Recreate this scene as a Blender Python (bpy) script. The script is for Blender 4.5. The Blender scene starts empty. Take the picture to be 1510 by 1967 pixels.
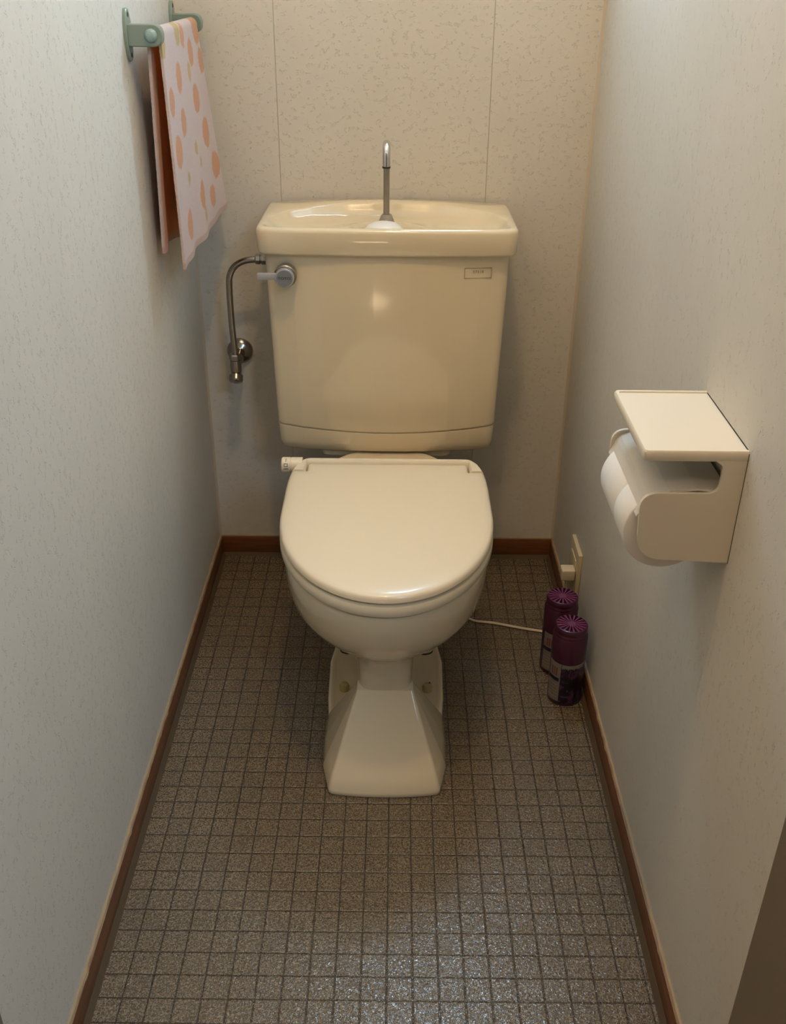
import bpy, bmesh, math, random
from mathutils import Vector, Matrix, noise
random.seed(7)
PI = math.pi
sc = bpy.context.scene
C = sc.collection

# ------------------------------------------------------------------ camera
def cam_axes(p, y, r):
    cp, sp = math.cos(p), math.sin(p)
    f = Vector((0, cp, -sp)); u = Vector((0, sp, cp)); x = Vector((1, 0, 0))
    Y = Matrix.Rotation(y, 3, 'Z')
    f, u, x = Y @ f, Y @ u, Y @ x
    return math.cos(r) * x + math.sin(r) * u, -math.sin(r) * x + math.cos(r) * u, f
cx_, cu_, cf_ = cam_axes(math.radians(29.0737), math.radians(.0729), math.radians(.5346))
cd = bpy.data.cameras.new('camera'); cam = bpy.data.objects.new('camera', cd); C.objects.link(cam)
M = Matrix((( cx_.x, cu_.x, -cf_.x, .0174), (cx_.y, cu_.y, -cf_.y, -2.0122), (cx_.z, cu_.z, -cf_.z, 1.236), (0, 0, 0, 1)))
cam.matrix_world = M
cd.sensor_fit = 'HORIZONTAL'; cd.sensor_width = 36; cd.lens = 1903.44 / 1510 * 36
cd.clip_start = .02; cd.clip_end = 50
sc.camera = cam

# ------------------------------------------------------------------ world, lights, exposure
sc.view_settings.view_transform = 'Standard'; sc.view_settings.look = 'None'
sc.view_settings.gamma = 1; sc.view_settings.use_curve_mapping = False
sc.view_settings.exposure = 0.0
w = bpy.data.worlds.new('world'); sc.world = w; w.use_nodes = True
w.node_tree.nodes['Background'].inputs[0].default_value = (.9, .8, .65, 1)
w.node_tree.nodes['Background'].inputs[1].default_value = .12

LAMP_POS = (.01, -1.09, 2.40)
def light(name, kind, loc, energy, col, size=.1, size_y=None, rot=(0, 0, 0)):
    l = bpy.data.lights.new(name, kind); l.energy = energy; l.color = col
    if kind == 'AREA':
        l.shape = 'RECTANGLE' if size_y else 'DISK'; l.size = size
        if size_y: l.size_y = size_y
    else: l.shadow_soft_size = size
    o = bpy.data.objects.new(name, l); o.location = loc; o.rotation_euler = rot; C.objects.link(o)
    return o
light('ceiling_lamp_light', 'POINT', LAMP_POS, 21.5, (1.0, .69, .39), .045)
# daylight through the high window of the back wall, frosted pane just behind the light
light('window_daylight', 'AREA', (.16, -.012, 1.80), 13, (.44, .72, 1.0), .24, .50, (math.radians(-90), 0, 0))
# daylight from the hallway window behind the camera
light('hallway_daylight', 'AREA', (1.15, -2.5, 2.1), 38, (.50, .74, 1.0), 1.2, .6, (math.radians(68), 0, math.radians(48)))
sp = light('hallway_floor_spot', 'SPOT', (-.135, -3.4, 2.0), 15000, (1.0, .96, .9), .01)  # spot added so its patch on the hall floor reflects in the tank
sp.data.spot_size = math.radians(7.0); sp.data.spot_blend = .3
sp.rotation_euler = (math.radians(23), 0, 0)
# warm fill added in the hallway to lift the front walls, no fixture
light('hallway_warm_fill', 'POINT', (-.6, -2.2, 2.2), 10, (1.0, .74, .48), .08)

# ------------------------------------------------------------------ materials
def nmat(name):
    m = bpy.data.materials.new(name); m.use_nodes = True
    nt = m.node_tree; b = nt.nodes['Principled BSDF']
    return m, nt, b
def simple(name, col, rough=.5, metal=0., coat=0., spec=.5):
    m, nt, b = nmat(name)
    b.inputs['Base Color'].default_value = (*col, 1); b.inputs['Roughness'].default_value = rough
    b.inputs['Metallic'].default_value = metal; b.inputs['Coat Weight'].default_value = coat
    b.inputs['Coat Roughness'].default_value = .06
    b.inputs['Specular IOR Level'].default_value = spec
    return m
def N(nt, t, **kw):
    n = nt.nodes.new(t)
    for k, v in kw.items():
        if k.startswith('i_'): n.inputs[k[2:]].default_value = v
        else: setattr(n, k, v)
    return n
def math_n(nt, op, a, b=None, c=None, clamp=False):
    n = nt.nodes.new('ShaderNodeMath'); n.operation = op; n.use_clamp = clamp
    for i, v in enumerate((a, b, c)):
        if v is None: continue
        if isinstance(v, (int, float)): n.inputs[i].default_value = v
        else: nt.links.new(v, n.inputs[i])
    return n.outputs[0]
def mix_n(nt, fac, a, b):
    n = nt.nodes.new('ShaderNodeMix'); n.data_type = 'RGBA'
    for sock, v in ((n.inputs['Factor'], fac), (n.inputs['A'], a), (n.inputs['B'], b)):
        if isinstance(v, (tuple, list)): sock.default_value = (*v, 1) if len(v) == 3 else v
        elif isinstance(v, (int, float)): sock.default_value = v
        else: nt.links.new(v, sock)
    return n.outputs['Result']
def smooth_n(nt, v, lo, hi):
    n = nt.nodes.new('ShaderNodeMapRange'); n.interpolation_type = 'SMOOTHSTEP'
    n.inputs['From Min'].default_value = lo; n.inputs['From Max'].default_value = hi
    nt.links.new(v, n.inputs['Value']); return n.outputs['Result']
def noise_n(nt, vec, scale, detail=2., rough=.5, dist=0.):
    n = nt.nodes.new('ShaderNodeTexNoise'); n.inputs['Scale'].default_value = scale
    n.inputs['Detail'].default_value = detail; n.inputs['Roughness'].default_value = rough
    n.inputs['Distortion'].default_value = dist
    nt.links.new(vec, n.inputs['Vector']); return n.outputs['Fac']
def mapping(nt, scale):
    tc = nt.nodes.new('ShaderNodeTexCoord'); mp = nt.nodes.new('ShaderNodeMapping')
    mp.inputs['Scale'].default_value = scale; nt.links.new(tc.outputs['Object'], mp.inputs['Vector'])
    return mp.outputs['Vector']
def bump(nt, b, h, dist, strength=1.):
    n = nt.nodes.new('ShaderNodeBump'); n.inputs['Distance'].default_value = dist
    n.inputs['Strength'].default_value = strength
    nt.links.new(h, n.inputs['Height']); nt.links.new(n.outputs['Normal'], b.inputs['Normal'])

def wallpaper(name, stretch, seams=(), ink=.20):
    m, nt, b = nmat(name)
    v = mapping(nt, stretch)
    n1 = noise_n(nt, v, 210, 1.0, .4, .5)
    n2 = noise_n(nt, v, 100, 1.0, .5, 0.)
    line = math_n(nt, 'ABSOLUTE', math_n(nt, 'SUBTRACT', n1, .5))
    line = smooth_n(nt, line, .034, .008)
    mask = smooth_n(nt, n2, .56, .60)
    sq = math_n(nt, 'MULTIPLY', line, mask)
    big = noise_n(nt, v, 5, 3, .6)
    fine = noise_n(nt, v, 260, 2, .6)
    base = mix_n(nt, smooth_n(nt, big, .3, .7), (.625, .59, .515), (.65, .615, .54))
    col = mix_n(nt, math_n(nt, 'MULTIPLY', sq, ink), base, (.30, .26, .20))
    h = math_n(nt, 'ADD', math_n(nt, 'MULTIPLY', sq, -1.), math_n(nt, 'MULTIPLY', fine, .22))
    if seams:
        tc = nt.nodes.new('ShaderNodeTexCoord'); sp = nt.nodes.new('ShaderNodeSeparateXYZ')
        nt.links.new(tc.outputs['Object'], sp.inputs[0])
        for s in seams:
            d = math_n(nt, 'ABSOLUTE', math_n(nt, 'SUBTRACT', sp.outputs['X'], s))
            k = smooth_n(nt, d, .0010, .0003)
            col = mix_n(nt, math_n(nt, 'MULTIPLY', k, .45), col, (.2, .15, .1))
            h = math_n(nt, 'SUBTRACT', h, k)
    nt.links.new(col, b.inputs['Base Color'])
    b.inputs['Roughness'].default_value = .62; b.inputs['Specular IOR Level'].default_value = .35
    bump(nt, b, h, .0009, .7)
    return m

T = .036
def floor_mat():
    m, nt, b = nmat('vinyl_floor')
    tc = nt.nodes.new('ShaderNodeTexCoord'); sp = nt.nodes.new('ShaderNodeSeparateXYZ')
    nt.links.new(tc.outputs['Object'], sp.inputs[0])
    v = tc.outputs['Object']
    wob = noise_n(nt, v, 160, 2, .6)
    wob = math_n(nt, 'MULTIPLY', math_n(nt, 'SUBTRACT', wob, .5), .0014)
    ds = []
    for ax, off in (('X', .3465), ('Y', 1.121)):
        q = math_n(nt, 'ADD', math_n(nt, 'ADD', sp.outputs[ax], off), wob)
        q = math_n(nt, 'DIVIDE', q, T)
        q = math_n(nt, 'ABSOLUTE', math_n(nt, 'SUBTRACT', q, math_n(nt, 'ROUND', q)))
        ds.append(math_n(nt, 'MULTIPLY', q, T))
    d = math_n(nt, 'MINIMUM', ds[0], ds[1])
    grout = smooth_n(nt, d, .00125, .0005)
    groove = smooth_n(nt, d, .0022, .0003)
    w1 = noise_n(nt, v, 430, 1.5, .5, 1.2)
    w2 = noise_n(nt, v, 12, 2, .5)
    worm = smooth_n(nt, w1, .42, .58)
    col = mix_n(nt, worm, (.080, .052, .026), (.250, .190, .115))
    col = mix_n(nt, math_n(nt, 'MULTIPLY', smooth_n(nt, w2, .3, .7), .18), col, (.10, .07, .035))
    col = mix_n(nt, math_n(nt, 'MULTIPLY', grout, .85), col, (.022, .012, .006))
    nt.links.new(col, b.inputs['Base Color'])
    w3 = noise_n(nt, v, 210, 2, .5, .6)
    h = math_n(nt, 'ADD', math_n(nt, 'MULTIPLY', groove, -1.), math_n(nt, 'ADD', math_n(nt, 'MULTIPLY', worm, .5), math_n(nt, 'MULTIPLY', w3, 1.2)))
    b.inputs['Roughness'].default_value = .22; b.inputs['Specular IOR Level'].default_value = .5
    b.inputs['Coat Weight'].default_value = .8; b.inputs['Coat Roughness'].default_value = .10
    bump(nt, b, h, .0010, .9)
    nt.links.new(b.inputs['Normal'].links[0].from_socket, b.inputs['Coat Normal'])
    return m

def wood_mat(name, c1, c2, axis):
    m, nt, b = nmat(name)
    s = [60, 60, 60]; s[axis] = 3
    v = mapping(nt, s)
    n = noise_n(nt, v, 3, 4, .6, .5)
    nt.links.new(mix_n(nt, smooth_n(nt, n, .3, .7), c1, c2), b.inputs['Base Color'])
    b.inputs['Roughness'].default_value = .42
    bump(nt, b, n, .0004, .3)
    return m

MAT = {}
MAT['wall_side'] = wallpaper('wallpaper_side', (1, 1.0, .7))
MAT['wall_back'] = wallpaper('wallpaper_back', (.8, 1, 1.0), (-.2115, .1915), .12)
MAT['floor'] = floor_mat()
MAT['wood_x'] = wood_mat('brown_wood_x', (.135, .048, .016), (.20, .078, .028), 0)
MAT['wood_y'] = wood_mat('brown_wood_y', (.135, .048, .016), (.20, .078, .028), 1)
MAT['paint'] = simple('white_paint', (.75, .72, .66), .6)
MAT['hall'] = simple('hall_wall_brown', (.36, .25, .14), .6)  # brown given to the unseen hall walls to cut bounced light
MAT['caulk'] = simple('old_caulk', (.085, .055, .028), .7)
MAT['putty'] = simple('wallpaper_edge', (.36, .26, .15), .6)
MAT['bead'] = simple('wallpaper_corner', (.56, .48, .36), .6)
MAT['jamb'] = simple('taupe_door_frame', (.20, .155, .105), .5)
MAT['porcelain'] = simple('cream_porcelain', (.73, .62, .425), .09, 0, .6)
MAT['plastic'] = simple('ivory_plastic', (.77, .655, .47), .28, 0, .3)
MAT['groove'] = simple('groove_shadow_line', (.30, .24, .15), .5)
MAT['chrome'] = simple('worn_chrome', (.38, .34, .30), .22, 1)
MAT['chrome2'] = simple('bright_chrome', (.72, .71, .70), .14, 1)
MAT['satin'] = simple('satin_silver', (.50, .50, .50), .38, .55)
MAT['dull_metal'] = simple('dull_spout_metal', (.34, .30, .25), .42, .85)
MAT['rubber'] = simple('black_rubber', (.02, .018, .015), .5)
MAT['greyplug'] = simple('grey_plastic_foot', (.30, .27, .22), .6)
MAT['print'] = simple('dark_print', (.09, .07, .05), .5)
MAT['handle_disc'] = simple('brushed_grey_disc', (.20, .205, .22), .5, .1)
MAT['white_glaze'] = simple('white_plastic_dome', (.80, .76, .70), .35)
MAT['yellow_cap'] = simple('yellowed_cap', (.46, .36, .16), .5)
MAT['rust'] = simple('rust', (.10, .04, .012), .7)
MAT['holder'] = simple('cream_holder_plastic', (.73, .66, .53), .38, 0, .15)
MAT['flap'] = simple('satin_flap', (.68, .64, .57), .18, 0, .3)
MAT['paper'] = simple('tissue_paper', (.80, .76, .70), .95)
MAT['card'] = simple('cardboard_core', (.40, .30, .20), .9)
MAT['sage'] = simple('sage_green_plastic', (.20, .255, .205), .32, 0, .2)
MAT['sage2'] = simple('sage_green_cap', (.26, .36, .33), .28, 0, .2)
MAT['outlet'] = simple('yellowed_outlet', (.56, .47, .30), .4)
MAT['cable'] = simple('ivory_cable', (.62, .52, .36), .45)
MAT['cap_purple'] = simple('purple_cap_shaded', (.060, .008, .034), .30, 0, .3)  # cap side in shade, the darkening is put into the colour
MAT['grille'] = simple('purple_grille_lit', (.15, .030, .095), .35, 0, .3)  # same purple as the cap, lightened as the lit top
MAT['can_dark'] = simple('dark_plum', (.035, .006, .03), .28, 0, .4)
MAT['slot'] = simple('slot_shade', (.012, .002, .008), .6)  # near black put in for the shade inside the grille slots
MAT['label_white'] = simple('grey_white_print', (.22, .20, .19), .45)
MAT['label_bar'] = simple('navy_print', (.012, .012, .03), .45)
MAT['label_red'] = simple('red_print', (.22, .05, .02), .45)

def flower_label():
    m, nt, b = nmat('dark_flower_print')
    v = mapping(nt, (1, 1, 1))
    n = nt.nodes.new('ShaderNodeTexVoronoi'); n.inputs['Scale'].default_value = 95
    nt.links.new(v, n.inputs['Vector'])
    n1 = noise_n(nt, v, 60, 2, .6, 1.)
    n2 = noise_n(nt, v, 120, 2, .6, 2.)
    c = mix_n(nt, smooth_n(nt, n1, .45, .62), (.005, .004, .012), (.085, .03, .10))
    c = mix_n(nt, math_n(nt, 'MULTIPLY', smooth_n(nt, n.outputs['Distance'], .28, .1), smooth_n(nt, n2, .5, .62)), c, (.42, .30, .42))
    nt.links.new(c, b.inputs['Base Color']); b.inputs['Roughness'].default_value = .3
    return m
MAT['flowers'] = flower_label()

def towel_mat(name, ca):
    m, nt, b = nmat(name)
    a = nt.nodes.new('ShaderNodeVertexColor'); a.layer_name = 'pattern'
    v = mapping(nt, (1, 1, 1))
    n = noise_n(nt, v, 700, 2, .7)
    n2 = noise_n(nt, v, 1500, 1, .7)
    colr = mix_n(nt, math_n(nt, 'MULTIPLY', smooth_n(nt, n, .35, .6), .35), a.outputs['Color'], (.62, .42, .34))
    nt.links.new(colr, b.inputs['Base Color'])
    b.inputs['Roughness'].default_value = 1.; b.inputs['Specular IOR Level'].default_value = .1
    b.inputs['Sheen Weight'].default_value = .4
    tr = nt.nodes.new('ShaderNodeBsdfTranslucent'); mx = nt.nodes.new('ShaderNodeMixShader'); mx.inputs[0].default_value = .28
    nt.links.new(a.outputs['Color'], tr.inputs['Color']); outn = nt.nodes['Material Output']
    nt.links.new(b.outputs[0], mx.inputs[1]); nt.links.new(tr.outputs[0], mx.inputs[2]); nt.links.new(mx.outputs[0], outn.inputs['Surface'])
    bump(nt, b, math_n(nt, 'ADD', n, math_n(nt, 'MULTIPLY', n2, .5)), .0016, .9)
    return m
MAT['towel'] = towel_mat('terry_cloth', 0)

def glow(name, col, strength):
    m, nt, b = nmat(name)
    b.inputs['Base Color'].default_value = (.8, .8, .8, 1)
    b.inputs['Emission Color'].default_value = (*col, 1); b.inputs['Emission Strength'].default_value = strength
    return m
MAT['pane'] = glow('frosted_daylit_glass', (.72, .86, 1.), 1.2)
MAT['globe'] = glow('lamp_globe', (1., .78, .5), 3.)

# ------------------------------------------------------------------ mesh helpers
def tag(o, label=None, cat=None, group=None, kind=None):
    if label: o['label'] = label
    if cat: o['category'] = cat
    if group: o['group'] = group
    if kind: o['kind'] = kind
    return o
def obj(name, bm, mat, parent=None, smooth=True, angle=35, loc=None):
    bmesh.ops.recalc_face_normals(bm, faces=bm.faces)
    me = bpy.data.meshes.new(name); bm.to_mesh(me); bm.free()
    for mm in (mat if isinstance(mat, (list, tuple)) else [mat]): me.materials.append(mm)
    if smooth:
        for p in me.polygons: p.use_smooth = True
        me.set_sharp_from_angle(angle=math.radians(angle))
    o = bpy.data.objects.new(name, me); C.objects.link(o)
    if parent:
        o.parent = parent
        pl = parent.matrix_local.translation if parent.type == 'EMPTY' else Vector((0, 0, 0))
        o.location = -pl            # meshes are written in world coordinates
    return o
def empty(name, loc, label, cat, group=None):
    o = bpy.data.objects.new(name, None); C.objects.link(o); o.location = loc
    o.empty_display_size = .03
    bpy.context.view_layer.update()
    return tag(o, label, cat, group)
def struct(name, bm, mat, smooth=False):
    return tag(obj(name, bm, mat, None, smooth), kind='structure')
def box(bm, x0, x1, y0, y1, z0, z1, bev=0, seg=2, mi=0):
    vs = [bm.verts.new((x, y, z)) for z in (z0, z1) for y in (y0, y1) for x in (x0, x1)]
    fs = [bm.faces.new([vs[i] for i in f]) for f in ((0, 2, 3, 1), (4, 5, 7, 6), (0, 1, 5, 4), (2, 6, 7, 3), (0, 4, 6, 2), (1, 3, 7, 5))]
    for f in fs: f.material_index = mi
    if bev:
        es = set(e for f in fs for e in f.edges)
        bmesh.ops.bevel(bm, geom=list(es), offset=bev, segments=seg, profile=.5, affect='EDGES')
    return vs
def loft(bm, loops, cap0=True, cap1=True, closed=True, mi=0):
    rings = [[bm.verts.new(p) for p in L] for L in loops]
    n = len(rings[0])
    for a, b in zip(rings[:-1], rings[1:]):
        for i in range(n if closed else n - 1):
            j = (i + 1) % n
            f = bm.faces.new((a[i], a[j], b[j], b[i])); f.material_index = mi
    if cap0: f = bm.faces.new(rings[0][::-1]); f.material_index = mi
    if cap1: f = bm.faces.new(rings[-1]); f.material_index = mi
    return rings
def tube(bm, pts, r, seg=16, caps=True):
    pts = [Vector(p) for p in pts]
    loops = []; prev = None
    for i, p in enumerate(pts):
        t = (pts[min(i + 1, len(pts) - 1)] - pts[max(i - 1, 0)]).normalized()
        if prev is None:
            a = Vector((0, 0, 1)) if abs(t.z) < .9 else Vector((1, 0, 0))
            u = t.cross(a).normalized()
        else: u = (prev - t * prev.dot(t)).normalized()
        prev = u; v = t.cross(u)
        rr = r[i] if isinstance(r, (list, tuple)) else r
        loops.append([p + rr * (math.cos(k * 2 * PI / seg) * u + math.sin(k * 2 * PI / seg) * v) for k in range(seg)])
    loft(bm, loops, caps, caps)
def lathe(bm, prof, base, axis='Z', seg=40, caps=True, mi=0):
    loops = []
    for r, h in prof:
        L = []
        for k in range(seg):
            a = 2 * PI * k / seg; c, s = r * math.cos(a), r * math.sin(a)
            p = {'Z': (c, s, h), 'X': (h, c, s), 'Y': (s, h, c)}[axis]
            L.append(Vector(base) + Vector(p))
        loops.append(L)
    loft(bm, loops, caps, caps, mi=mi)
def catmull(P, n=8):
    P = [Vector(p) for p in P]; out = []
    for i in range(len(P) - 1):
        p0, p1, p2, p3 = P[max(i - 1, 0)], P[i], P[i + 1], P[min(i + 2, len(P) - 1)]
        for k in range(n):
            t = k / n
            out.append(.5 * ((2 * p1) + (-p0 + p2) * t + (2 * p0 - 5 * p1 + 4 * p2 - p3) * t * t + (-p0 + 3 * p1 - 3 * p2 + p3) * t ** 3))
    out.append(P[-1]); return out
def roundpoly(pts, rad, seg=6):
    """2D polygon with every corner rounded; constant vertex count."""
    n = len(pts); out = []
    for i in range(n):
        p = Vector(pts[i]); a = Vector(pts[i - 1]); b = Vector(pts[(i + 1) % n])
        r = rad[i] if isinstance(rad, (list, tuple)) else rad
        u = (a - p); v = (b - p); lu, lv = u.length, v.length; u.normalize(); v.normalize()
        ang = math.acos(max(-1, min(1, u.dot(v)))); 
        d = min(r / max(math.tan(ang / 2), 1e-6), lu * .49, lv * .49)
        p0, p2 = p + u * d, p + v * d
        for k in range(seg + 1):
            t = k / seg
            out.append((1 - t) ** 2 * p0 + 2 * t * (1 - t) * p + t * t * p2)
    return out
def rayring(poly, c, n):
    """radius-sample a star-shaped polygon along n rays from c."""
    c = Vector(c); out = []
    m = len(poly)
    for k in range(n):
        a = 2 * PI * k / n; d = Vector((math.cos(a), math.sin(a))); best = None
        for i in range(m):
            p = Vector(poly[i]) - c; q = Vector(poly[(i + 1) % m]) - c; e = q - p
            den = d.x * e.y - d.y * e.x
            if abs(den) < 1e-12: continue
            t = (p.x * e.y - p.y * e.x) / den; s = (p.x * d.y - p.y * d.x) / den
            if t > 0 and -1e-9 <= s <= 1 + 1e-9 and (best is None or t > best): best = t
        out.append(c + d * (best or .01))
    return out
def text_mesh(name, body, size, mat, parent, M4, extrude=.0002, stretch=1.):
    cu = bpy.data.curves.new(name, 'FONT'); cu.body = body; cu.size = size; cu.extrude = extrude
    cu.align_x = 'CENTER'; cu.align_y = 'CENTER'
    tmp = bpy.data.objects.new('tmp', cu); C.objects.link(tmp)
    bpy.context.view_layer.update()
    me = bpy.data.meshes.new_from_object(tmp.evaluated_get(bpy.context.evaluated_depsgraph_get()))
    bpy.data.objects.remove(tmp)
    me.transform(M4 @ Matrix.Diagonal((stretch, 1, 1, 1))); me.materials.clear(); me.materials.append(mat)
    o = bpy.data.objects.new(name, me); C.objects.link(o)
    if parent:
        o.parent = parent
        if parent.type == 'EMPTY': o.location = -parent.location
    return o

# ------------------------------------------------------------------ room shell
XL, XR, H = -.3915, .3915, 2.50
YD = -1.335
bm = bmesh.new(); box(bm, -1.3, 1.3, -3.6, .12, -.05, 0); struct('floor', bm, MAT['floor'])
bm = bmesh.new(); box(bm, -1.3, 1.3, -3.6, .12, H, H + .05); struct('ceiling', bm, MAT['paint'])
bm = bmesh.new(); box(bm, XL - .1, XL, -1.46, 0, 0, H); struct('wall_left', bm, MAT['wall_side'])
bm = bmesh.new(); box(bm, XR, XR + .1, -1.46, 0, 0, H); struct('wall_right', bm, MAT['wall_side'])
WX0, WX1, WZ0, WZ1 = -.01, .33, 1.50, 2.10
bm = bmesh.new()
box(bm, XL - .1, XR + .1, 0, .1, 0, WZ0); box(bm, XL - .1, XR + .1, 0, .1, WZ1, H)
box(bm, XL - .1, WX0, 0, .1, WZ0, WZ1); box(bm, WX1, XR + .1, 0, .1, WZ0, WZ1)
struct('wall_back', bm, MAT['wall_back'])
bm = bmesh.new(); box(bm, WX0, WX1, .03, .035, WZ0, WZ1); struct('window_1', bm, MAT['pane'])
bm = bmesh.new()
for a in ((WX0, WX1, WZ0, WZ0 + .02), (WX0, WX1, WZ1 - .02, WZ1), (WX0, WX0 + .02, WZ0 + .02, WZ1 - .02), (WX1 - .02, WX1, WZ0 + .02, WZ1 - .02)):
    box(bm, a[0], a[1], .005, .03, a[2], a[3])
struct('trim_1', bm, MAT['chrome'])
# hallway behind the camera
bm = bmesh.new(); box(bm, -1.3, -1.2, -3.6, -1.46, 0, H); struct('wall_hall_left', bm, MAT['hall'])
bm = bmesh.new(); box(bm, 1.2, 1.3, -3.6, -1.46, 0, H); struct('wall_hall_right', bm, MAT['hall'])
bm = bmesh.new(); box(bm, -1.3, 1.3, -3.7, -3.6, 0, H); struct('wall_hall_far', bm, MAT['hall'])
bm = bmesh.new(); box(bm, -1.2, XL - .1, -1.46, -1.36, 0, H); struct('wall_hall_near_left', bm, MAT['hall'])
bm = bmesh.new(); box(bm, XR + .1, 1.2, -1.46, -1.36, 0, H); struct('wall_hall_near_right', bm, MAT['hall'])
# door frame, flush with the wallpaper at both sides of the opening
bm = bmesh.new(); box(bm, XR - .003, XR, -1.462, YD, 0, 2.02); struct('door_1', bm, MAT['jamb'])
bm = bmesh.new(); box(bm, XL, XL + .003, -1.462, YD - .03, 0, 2.02); struct('trim_2', bm, MAT['jamb'])

# baseboards with a thin wallpaper edge on top and a bead of old caulk at the foot
BH, BT = .050, .006
def baseboard(name, verts_fn, mats):
    bm = bmesh.new(); verts_fn(bm); return struct(name, bm, mats, True)
def bb_back(bm):
    box(bm, XL + BT, XR - BT, -BT, 0, .004, BH, .0012, 2, 0)
    box(bm, XL + BT, XR - BT, -.003, 0, BH, BH + .0018, 0, 2, 1)
    tri = [(XL + BT, -BT, 0), (XL + BT, -BT - .006, 0), (XL + BT, -BT - .0005, .008), (XL + BT, -BT + .001, .008)]
    loft(bm, [tri, [(XR - BT, p[1], p[2]) for p in tri]], mi=2)
def bb_side(s):
    X = XR if s > 0 else XL
    def f(bm):
        Y1 = YD
        # slightly uneven top edge of the wallpaper
        a, b = sorted((X - s * BT, X)); box(bm, a, b, Y1, 0, .004, BH, .0012, 2, 0)
        prev = None; n = 120
        rings = []
        for i in range(n + 1):
            y = Y1 * i / n
            t = .0022 + .0016 * noise.noise(Vector((0, y * 40, s * 3))) + .001 * noise.noise(Vector((5, y * 130, s)))
            h = BH + .0030 + .0022 * noise.noise(Vector((9, y * 28, s * 7)))
            rings.append([(X, y, BH - .001), (X - s * (t + .003), y, BH - .001), (X - s * (t + .001), y, h), (X, y, h)])
        loft(bm, rings, mi=1)
        tri = [(X - s * (BT - .001), 0), (X - s * (BT + .007), 0), (X - s * (BT + .0005), .009), (X - s * (BT - .001), .009)]
        loft(bm, [[(p[0], y, p[1]) for p in tri] for y in (Y1, 0)], mi=2)
    return f
baseboard('baseboard_back', bb_back, [MAT['wood_x'], MAT['putty'], MAT['caulk']])
baseboard('baseboard_left', bb_side(-1), [MAT['wood_y'], MAT['putty'], MAT['caulk']])
baseboard('baseboard_right', bb_side(1), [MAT['wood_y'], MAT['putty'], MAT['caulk']])
# caulk beads in the two back corners
for n_, s in (('trim_3', -1), ('trim_4', 1)):
    X = XR if s > 0 else XL
    bm = bmesh.new()
    tri = [(X, -.0045), (X - s * .0022, -.0022), (X - s * .0045, 0), (X, 0)]
    loft(bm, [[(p[0], p[1], z) for p in tri] for z in (BH, H)])
    struct(n_, bm, MAT['bead'])

# ceiling lamp (out of view, lights the room)
lamp = empty('ceiling_lamp', (LAMP_POS[0], LAMP_POS[1], H), 'small warm glass globe lamp on the ceiling', 'lamp')
bm = bmesh.new(); lathe(bm, [(.06, H), (.06, H - .02), (.05, H - .03)], (LAMP_POS[0], LAMP_POS[1], 0)); obj('lamp_base', bm, MAT['paint'], lamp)

# ------------------------------------------------------------------ toilet
CX = .005
toilet = empty('toilet', (CX, -.45, 0), 'cream porcelain toilet with wash basin tank and closed ivory seat lid', 'toilet')

def egg(w, yf, yb, yc, z, nf=2.0, nb=3.0, taper=0., n=96, cx=CX):
    out = []
    for k in range(n):
        a = 2 * PI * k / n; c, s = math.cos(a), math.sin(a)
        e = nf if s < 0 else nb
        X = math.copysign(abs(c) ** (2 / e), c) * w; S = abs(s) ** (2 / e)
        if s < 0: Y = yc - (yc - yf) * S
        else:
            Y = yc + (yb - yc) * S; X *= (1 - taper * ((Y - yc) / (yb - yc)) ** 2)
        out.append((cx + X, Y, z))
    return out
bm = bmesh.new()
prof = [ # z, half width, front y, back y, centre y, taper, front exponent
    (.3835, .163, -.790, -.205, -.56, .22, 2.0), (.3835, .168, -.797, -.20, -.56, .22, 2.0), (.381, .1715, -.801, -.20, -.56, .22, 2.0),
    (.372, .173, -.802, -.20, -.56, .22, 2.0), (.350, .1725, -.799, -.20, -.56, .25, 2.0), (.325, .1700, -.792, -.20, -.56, .30, 2.0),
    (.300, .1650, -.781, -.20, -.56, .34, 2.0), (.280, .1540, -.766, -.20, -.56, .40, 2.0), (.262, .1350, -.748, -.21, -.56, .45, 2.05), (.247, .1120, -.730, -.22, -.565, .45, 2.15),
    (.235, .0890, -.714, -.23, -.57, .40, 2.25), (.226, .0755, -.704, -.24, -.57, .30, 2.45), (.217, .0655, -.696, -.25, -.57, .15, 2.8), (.208, .0585, -.690, -.25, -.57, .05, 3.2),
    (.198, .0535, -.686, -.25, -.57, 0, 3.8), (.187, .0505, -.683, -.25, -.57, 0, 4.4), (.175, .0492, -.681, -.25, -.57, 0, 5.0),
    (.148, .0486, -.681, -.25, -.57, 0, 5.0), (.120, .0482, -.672, -.25, -.57, 0, 5.0), (.06, .0482, -.66, -.25, -.57, 0, 5.0), (.01, .0482, -.66, -.25, -.57, 0, 5.0)]
def deck(L):
    return [(x, y, min(z, .3835 - .0125 * max(0, min(1, (y + .37) / .06)))) for x, y, z in L]
loft(bm, [deck(egg(w_, yf, yb, yc, z, nf, 3.2, tp)) for z, w_, yf, yb, yc, tp, nf in prof])
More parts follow.
